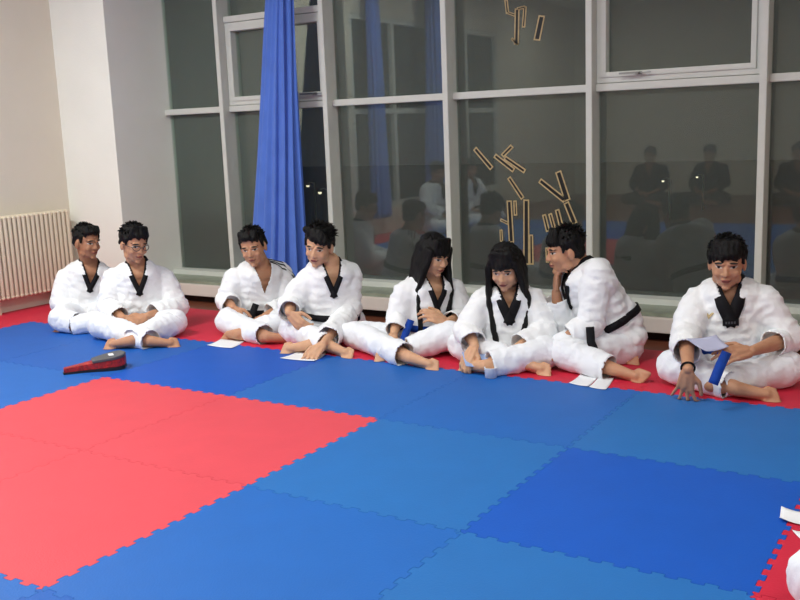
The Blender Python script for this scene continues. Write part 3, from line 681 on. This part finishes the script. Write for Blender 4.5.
D = lambda x, y, dd=0: ('d', x, y, dd)
Zp = lambda x, y, z=.1: ('z', x, y, z)
FL = dict
person('p1', 'seated person in white uniform with short dark hair, nearest the radiator', dict(base=(85,318), seed=1, look=(math.radians(38),math.radians(8),.0), skin=SK3, fringe=.066, hvol=.97, spike=.6,
  j=dict(head=D(87,242,-.08), neck=D(89,267,0), sl=D(67,277,0), sr=D(110,276,.03), pelvis=D(86,312,.03), el=D(60,303,-.05), wl=D(73,317,-.2), hl=D(83,322,-.24), er=D(116,302,0), wr=D(100,314,-.2), hr=D(92,320,-.25),
    kl=Zp(62,319), kr=Zp(116,318), al=Zp(86,326,.055), tl=Zp(98,327,.04), ar=Zp(70,327,.05), tr=Zp(57,327,.04)), cuff_l=.62))
person('p2', 'seated person wearing glasses and white uniform, hands clasped in lap, second from left', dict(base=(143,328), seed=2, look=(math.radians(28),math.radians(14),.06), skin=SK1, fringe=.060, hvol=1.08, spike=.6, glasses=True,
  j=dict(head=D(134,244,-.1), neck=D(137,268,-.02), sl=D(114,277,0), sr=D(162,275,.02), pelvis=D(140,325,.03), el=D(109,307,-.08), wl=D(123,318,-.28), hl=D(137,324,-.31), er=D(178,307,-.06), wr=D(147,316,-.27), hr=D(131,324,-.30),
    kl=Zp(101,325), kr=Zp(174,322), al=Zp(150,341,.05), tl=Zp(166,342,.04), ar=Zp(131,341,.055), tr=Zp(107,344,.04)), cuff_l=1.0, cuff_r=.97,
  hand_l=dict(pn=(.3,.6,-.5), side=1, curl=(.9,.9,.9,.9)), hand_r=dict(pn=(-.3,.6,-.5), side=-1, curl=(.8,.8,.8,.8))))
person('p3', 'laughing seated person with three dark shoulder stripes on white uniform', dict(base=(253,325), seed=3, look=(math.radians(-16),math.radians(12),-.12), skin=SK1, fringe=.064, hvol=1.0, spike=.7, stripes=1,
  collar=False, belt=M_black, tails=[(D(256,304,-.2),D(253,312,-.24),D(250,322,-.28))],
  j=dict(head=D(253,247,-.15), neck=D(260,268,-.06), sl=D(236,277,-.08), sr=D(282,272,0), pelvis=D(258,320,.03), el=D(226,301,-.1), wl=D(233,307,-.27), hl=D(239,317,-.30), er=D(290,303,-.1), wr=D(265,316,-.25), hr=D(252,322,-.28),
    kl=Zp(228,321), kr=Zp(290,322), al=Zp(268,337,.055), tl=Zp(285,338,.04), ar=Zp(238,334,.055), tr=Zp(215,332,.04)), cuff_r=.8,
  hand_l=dict(pn=(.6,.5,-.3), side=1, curl=(.8,.8,.9,.9))))
person('p4', 'leaning seated person in white uniform reaching one hand down to the paper', dict(base=(326,338), seed=4, look=(math.radians(-22),math.radians(14),.16), skin=SK2, fringe=.050, hvol=1.05, spike=1.1, sweep=1, belt=M_black,
  j=dict(head=D(319,246,-.1), neck=D(330,267,-.02), sl=D(308,278,-.04), sr=D(350,274,0), pelvis=D(330,330,.03), el=D(291,304,-.08), wl=D(289,313,-.26), hl=D(300,324,-.30), er=D(349,311,-.06), wr=Zp(324,343,.085), hr=Zp(311,357,.015),
    kl=Zp(292,328), kr=Zp(352,322), al=Zp(330,346,.055), tl=Zp(347,352,.04), ar=Zp(310,345,.055), tr=Zp(284,348,.04)), cuff_r=.78, slv_r=.86,
  hand_l=dict(pn=(.5,.6,-.3), side=1, curl=(.9,.9,.9,.9)), hand_r=dict(pn=(0,.4,-.8), side=-1, curl=(.35,.4,.4,.45), spread=.3)))
person('p5', 'seated person with long black hair and blue belt, head turned away to the right', dict(base=(428,345), seed=5, look=(math.radians(42),math.radians(20),.0), skin=SK2, hair='long', fringe=.022, arc=0, spike=.5, hlen=(.36,.24), belt=M_bluebelt,
  tails=[(D(411,320,-.17),D(407,330,-.21),D(402,344,-.26))], S=1.1,
  j=dict(head=D(434,255,-.08), neck=D(430,281,0), sl=D(407,290,-.06), sr=D(452,289,.06), pelvis=D(424,340,.03), el=D(398,317,-.1), wl=D(394,333,-.22), hl=D(388,352,-.27), er=D(463,317,-.02), wr=D(447,322,-.2), hr=D(430,315,-.24),
    kl=Zp(355,334), kr=Zp(450,335,.13), al=Zp(411,358,.055), tl=Zp(428,363,.04), ar=Zp(405,350,.06), tr=Zp(390,353,.05)), cuff_l=.9,
  hand_l=dict(pn=(.3,.6,-.3), side=1, curl=(.5,.5,.5,.5)), hand_r=dict(pn=(-.1,.6,-.5), side=-1, curl=(.7,.7,.7,.8))))
person('p6', 'seated person with long black hair looking down at a pale blue paper', dict(base=(508,358), seed=6, look=(math.radians(-14),math.radians(24),.0), skin=SK2, hair='long', fringe=.028, arc=-.1, spike=.5, hin=.045, hlen=(.38,.36), wide=.05,
  j=dict(head=D(505,267,-.1), neck=D(507,290,0), sl=D(484,300,-.02), sr=D(533,298,0), pelvis=D(508,350,.03), el=D(467,330,-.12), wl=D(475,346,-.28), hl=D(468,358,-.33), er=D(545,330,-.1), wr=D(514,350,-.29), hr=D(495,361,-.35),
    kl=Zp(462,345), kr=Zp(546,352), al=Zp(520,362,.06), tl=Zp(535,366,.05), ar=Zp(485,366,.055), tr=Zp(449,363,.04)), S=1.12,
  hand_l=dict(pn=(.3,.5,-.4), side=1, curl=(.8,.8,.8,.8)), hand_r=dict(pn=(-.2,.5,-.6), side=-1, curl=(.6,.6,.6,.6))))
person('p7', 'seated person in profile facing left with knotted black belt, chin on hand', dict(base=(608,358), seed=7, look=(math.radians(-74),math.radians(8),.0), skin=SK1, fringe=.045, hvol=1.04, spike=.9, sweep=0, belt=M_black, bodyf=(-1,-.25),
  tails=[(D(590,327,-.33),D(591,342,-.36),D(597,357,-.38))],
  j=dict(head=D(565,251,-.05), neck=D(583,270,0), sl=D(580,278,.16), sr=D(596,272,-.15), pelvis=D(617,340,.03), el=D(560,322,.0), wl=D(556,292,-.04), hl=D(557,268,-.05), er=D(590,325,-.22), wr=D(564,338,-.27), hr=D(552,346,-.30),
    kl=Zp(566,346,.13), kr=Zp(567,354,.1), al=Zp(606,352,.06), tl=Zp(626,356,.05), ar=Zp(613,369,.055), tr=Zp(642,377,.04)), cuff_r=.92,
  drape=[(D(600,290,-.05),D(606,350,-.10),.10,.085),(D(622,312,.0),D(628,345,.0),.09,.09)],
  hand_l=dict(pn=(1,0,.2), side=1, curl=(.9,.9,.9,.9)), hand_r=dict(pn=(0,.3,-.9), side=1, curl=(.5,.5,.5,.5))))
person('p8', 'rightmost seated person in white uniform with black V collar and hanging blue belt', dict(base=(731,378), seed=8, look=(math.radians(-2),math.radians(10),.0), skin=SK1, fringe=.036, arc=-.1, hvol=1.04, spike=.5, wide=.058, belt=M_bluebelt,
  tails=[(Zp(727,352,.26),Zp(721,364,.235),Zp(713,384,.145))], logo=(-.105,-.15), bracelet='l',
  j=dict(head=D(727,263,-.08), neck=D(729,287,0), sl=D(699,300,-.02), sr=D(762,298,-.01), pelvis=D(731,366,.03), el=D(686,333,-.16), wl=Zp(688,369,.175), hl=Zp(684,397,.02), er=D(787,339,-.06), wr=D(752,351,-.33), hr=D(728,354,-.42),
    kl=Zp(674,366), kr=Zp(787,368), al=Zp(738,389,.055), tl=Zp(775,395,.04), ar=Zp(712,385,.06), tr=Zp(690,382,.045)), slv_l=.55, slv_r=.42, cuff_l=.88,
  hand_l=dict(pn=(0,.5,-.5), side=1, curl=(.15,.15,.2,.2), spread=.45, thumb=.1), hand_r=dict(pn=(-.1,.6,-.5), side=-1, curl=(.6,.6,.6,.6))))
# person at the right frame edge, only a knee in view
P9 = onz(818,577,.1); fw9 = Vector((-.2,1,0)).normalized(); rc9 = Vector((-fw9.y, fw9.x, 0))
b9 = Vector((P9.x+.40, P9.y-.23, 0)); l_ = lambda r_, a, z: ('l', r_, a, z)
def sitting(right, away=0): 
    return dict(head=l_(0,-.10,.80), neck=l_(0,-.04,.63), sl=l_(-.19,-.02,.58), sr=l_(.19,-.02,.58), pelvis=l_(0,.03,.12), el=l_(-.27,-.10,.34), wl=l_(-.14,-.30,.22), hl=l_(-.04,-.35,.20), er=l_(.27,-.10,.34), wr=l_(.14,-.30,.22), hr=l_(.04,-.35,.20),
        kl=l_(-.34,-.30,.10), kr=l_(.34,-.30,.10), al=l_(.06,-.40,.06), tl=l_(.26,-.42,.045), ar=l_(-.06,-.46,.055), tr=l_(-.26,-.44,.045))
person('p9', 'person seated at the right frame edge, only a white trousered knee in view', dict(base=b9, fwd=fw9, seed=9, look=(0,.15,0), skin=SK1, fringe=.06, belt=M_black, vox=.007, j=sitting(0)))
# people across the room whose reflections show in the windows: copies of one seated figure
p10 = person('p10', 'seated person by the left wall near the blue curtains, reflected in the window', dict(base=Vector((X0+.55,-2.35,0)), fwd=(1,.1,0), seed=12, look=(.2,.1,0), skin=SK1, fringe=.06, belt=M_black, vox=.008, j=sitting(0)))
p10['group'] = 'people seated across the room'
def copy_tree(o, parent=None):
    c = o.copy(); C.objects.link(c); c.parent = parent
    for ch in o.children: copy_tree(ch, c)
    return c
p11 = person('p11', 'dark clothed seated person, left of the three at the back of the room', dict(base=Vector((-.4,-6.9,0)), fwd=(.1,1,0), seed=13, look=(.1,.1,0), skin=SK3, fringe=.06, vox=.008, jm=M_black, tm=M_dark, collar=False, j=sitting(0)))
p11['group'] = 'people seated across the room'
for o_, x, y, a_, lb in ((p10,X0+.6,-3.25,.2,'white clothed seated person farther along the left wall, reflected in the window'), (p11,.55,-7.1,.2,'dark clothed seated person, middle of the three at the back of the room'), (p11,1.9,-7.0,-.1,'dark clothed seated person, right of the three at the back of the room')):
    c = copy_tree(o_); c.location = (x,y,0); c.rotation_euler = (0,0,a_); c['label'] = lb

# ------------------------------------------------------------------ papers and other props
def sheet(name, corners, m_, label, cat='paper', lift=.0015, flat=True, group=None, curl=.004):
    """corner points in order; a thin slightly curled sheet"""
    c = [Vector(p) for p in corners]; mid = sum(c, Vector())/4; n_ = (c[1]-c[0]).cross(c[3]-c[0]).normalized()
    if n_.z < 0: n_ = -n_
    N = 8; V = []; Fc = []
    for side in (0,1):
        for i in range(N+1):
            for j in range(N+1):
                u, v = i/N, j/N; p = c[0]*(1-u)*(1-v)+c[1]*u*(1-v)+c[2]*u*v+c[3]*(1-u)*v
                V.append(p-mid+n_*(curl*((2*u-1)**2*(2*v-1)**2+.4*(2*u-1)**2)+lift+(.0012 if side else 0)))
    K = (N+1)**2
    for i in range(N):
        for j in range(N):
            a = i*(N+1)+j; Fc += [(a,a+1,a+N+2,a+N+1),(K+a+N+1,K+a+N+2,K+a+1,K+a)]
    bd = [i*(N+1) for i in range(N+1)]+[N*(N+1)+j for j in range(1,N+1)]+[i*(N+1)+N for i in range(N-1,-1,-1)]+[j for j in range(N-1,0,-1)]
    for a, b in zip(bd, bd[1:]+bd[:1]): Fc.append((a,b,K+b,K+a))
    o = MB().add(V,Fc).build(name, m_, None, True); o.location = mid
    return tag(o, label, cat, group)
G = lambda *p: [onz(x,y,0) for x,y in p]
sheet('paper_sheet', G((207,346),(221,340),(246,341),(232,349)), M_paper, 'white paper sheet on the mats in front of the person with striped shoulder', 'paper')
sheet('paper_sheet', G((280,359),(297,353),(326,355),(314,362)), M_paper, 'white paper sheet on the blue mat under the leaning person\'s hand', 'paper')
sheet('paper_sheet', G((569,384),(581,375),(598,378),(588,387.5)), M_paper, 'left white paper of the pair on the red mat below the person in profile', 'paper')
sheet('paper_sheet', G((589,388),(599,378),(614,379),(606,390.5)), M_paper, 'right white paper of the pair on the red mat below the person in profile', 'paper')
sheet('paper_sheet', G((779,522),(781,511),(822,517),(821,530)), M_paper, 'white paper strip on the blue mat at the right edge of the picture', 'paper', curl=.012)
sheet('paper_sheet', G((792,532),(826,535),(829,548),(806,545)), M_paper, 'small white paper scrap on the mats below the paper strip at right', 'paper')
# held papers
bh = base_of['p8']
sheet('paper_sheet', [atd(bh,686,340,-.40),atd(bh,716,336.5,-.37),atd(bh,729,348,-.42),atd(bh,706,353,-.45)], M_paperg, 'lilac grey paper sheet held by the rightmost seated person', 'paper', curl=.01)
bh = base_of['p6']
sheet('paper_sheet', [atd(bh,462,354,-.30),atd(bh,491,355,-.30),atd(bh,494,366,-.38),atd(bh,466,368,-.40)], M_paperb, 'pale blue paper held low by the long haired person', 'paper', curl=.01)
# paper cup
g = onz(491,377.5,.0)
cp = MB()
n_=24; v=[]; f_=[]
prof=[(.020,0),(.034,.002),(.037,.058),(.0385,.061),(.035,.061),(.033,.008),(.0,.006)]
for r_,z_ in prof: v += [(r_*math.cos(2*PI*i/n_), r_*math.sin(2*PI*i/n_), z_) for i in range(n_)]
for q_ in range(len(prof)-1): f_ += [(q_*n_+i, q_*n_+(i+1)%n_, (q_+1)*n_+(i+1)%n_, (q_+1)*n_+i) for i in range(n_)]
f_.append(tuple(range(n_-1,-1,-1)))
o = cp.add(v,f_).build('paper_cup', M_paper, None, True); o.location = g; o.rotation_euler=(0,0,.4); tag(o, 'small white paper cup on the mat below the pale blue paper', 'cup')
# kick paddle lying on the blue mat
a = onz(64,374,0); b = onz(127,366,0); L = (b-a).length; ang = math.atan2(b.y-a.y, b.x-a.x)
kp = empty('kick_paddle', a); kp.rotation_euler = (0,0,ang); tag(kp, 'black and red padded kicking paddle lying on the blue mat', 'kick paddle')
def outline(grow=0.0, n=20):
    P = []
    prof = [(0,.026),(.08,.029),(.25,.036),(.45,.054),(.65,.078),(.82,.088),(.93,.074),(.985,.045),(1.0,.0)]
    def wd(t):
        for (t0,w0),(t1,w1) in zip(prof,prof[1:]):
            if t <= t1: 
                s_=(t-t0)/(t1-t0); s_=s_*s_*(3-2*s_) if t<.9 else s_
                return w0+(w1-w0)*s_
    T = [i/n for i in range(n+1)]
    for t in T: P.append((t*L, -wd(t)-grow))
    for t in T[::-1][1:]: P.append((t*L, wd(t)+grow))
    P[0] = (P[0][0]-grow, P[0][1]); P[-1] = (P[-1][0]-grow, P[-1][1]); return P
OT = outline(.004); OU = [p for p in OT if p[0] > .40*L]
def taper(o):
    for v in o.data.vertices: v.co.z *= .50+.58*max(0,min(1,v.co.x/L))
taper(MB().prism(OT,0,.022).build('lower_pad', M_rubber, kp, bevel=.003))
taper(MB().prism(outline(-.001),.022,.072).build('side_band', M_redl, kp, bevel=.003))
taper(MB().prism(OU,.072,.090).build('upper_pad', M_greyl, kp, bevel=.004))
MB().box((L*.72,-.03,.0855),(L*.80,.035,.0875)).build('badge', M_paper, kp)


# ------------------------------------------------------------------ outside, at night
W = bpy.data.worlds.new('night'); sc.world = W; W.use_nodes = True
W.node_tree.nodes['Background'].inputs[0].default_value = (.030,.030,.028,1); W.node_tree.nodes['Background'].inputs[1].default_value = 1
S(MB().box((-150,3.2,-6.2),(60,160,-6)).build('ground', M_asph))

for x_, y_, dist, lb in ((308,187,58,'left and nearer of the two lit street lamps far outside behind the blue curtain'), (320,194,50,'right one of the two lit street lamps far outside beside the blue curtain'), (663,182,70,'left lit street lamp far outside seen above the rightmost person'), (697,178,76,'right lit street lamp far outside seen above the rightmost person')):
    p = CAM + ray(x_, y_)*dist; t = empty('street_lamp', (p.x+.5, p.y, -6)); tag(t, lb, 'street lamp'); h = p.z+6
    q = MB().cap((0,0,0),(0,0,h+.25),.06,.045); q.tube([Vector((0,0,h+.2)),Vector((-.25,0,h+.3)),Vector((-.5,0,h+.22))],.03); q.build('pole', M_frame, t, True)
    MB().ell((-.5,0,h+.16),(.2,.12,.06)).build('lamp_hood', M_dark, t, True); MB().ell((-.5,0,h+.07),(.10,.10,.08)).build('bulb', M_street, t, True)
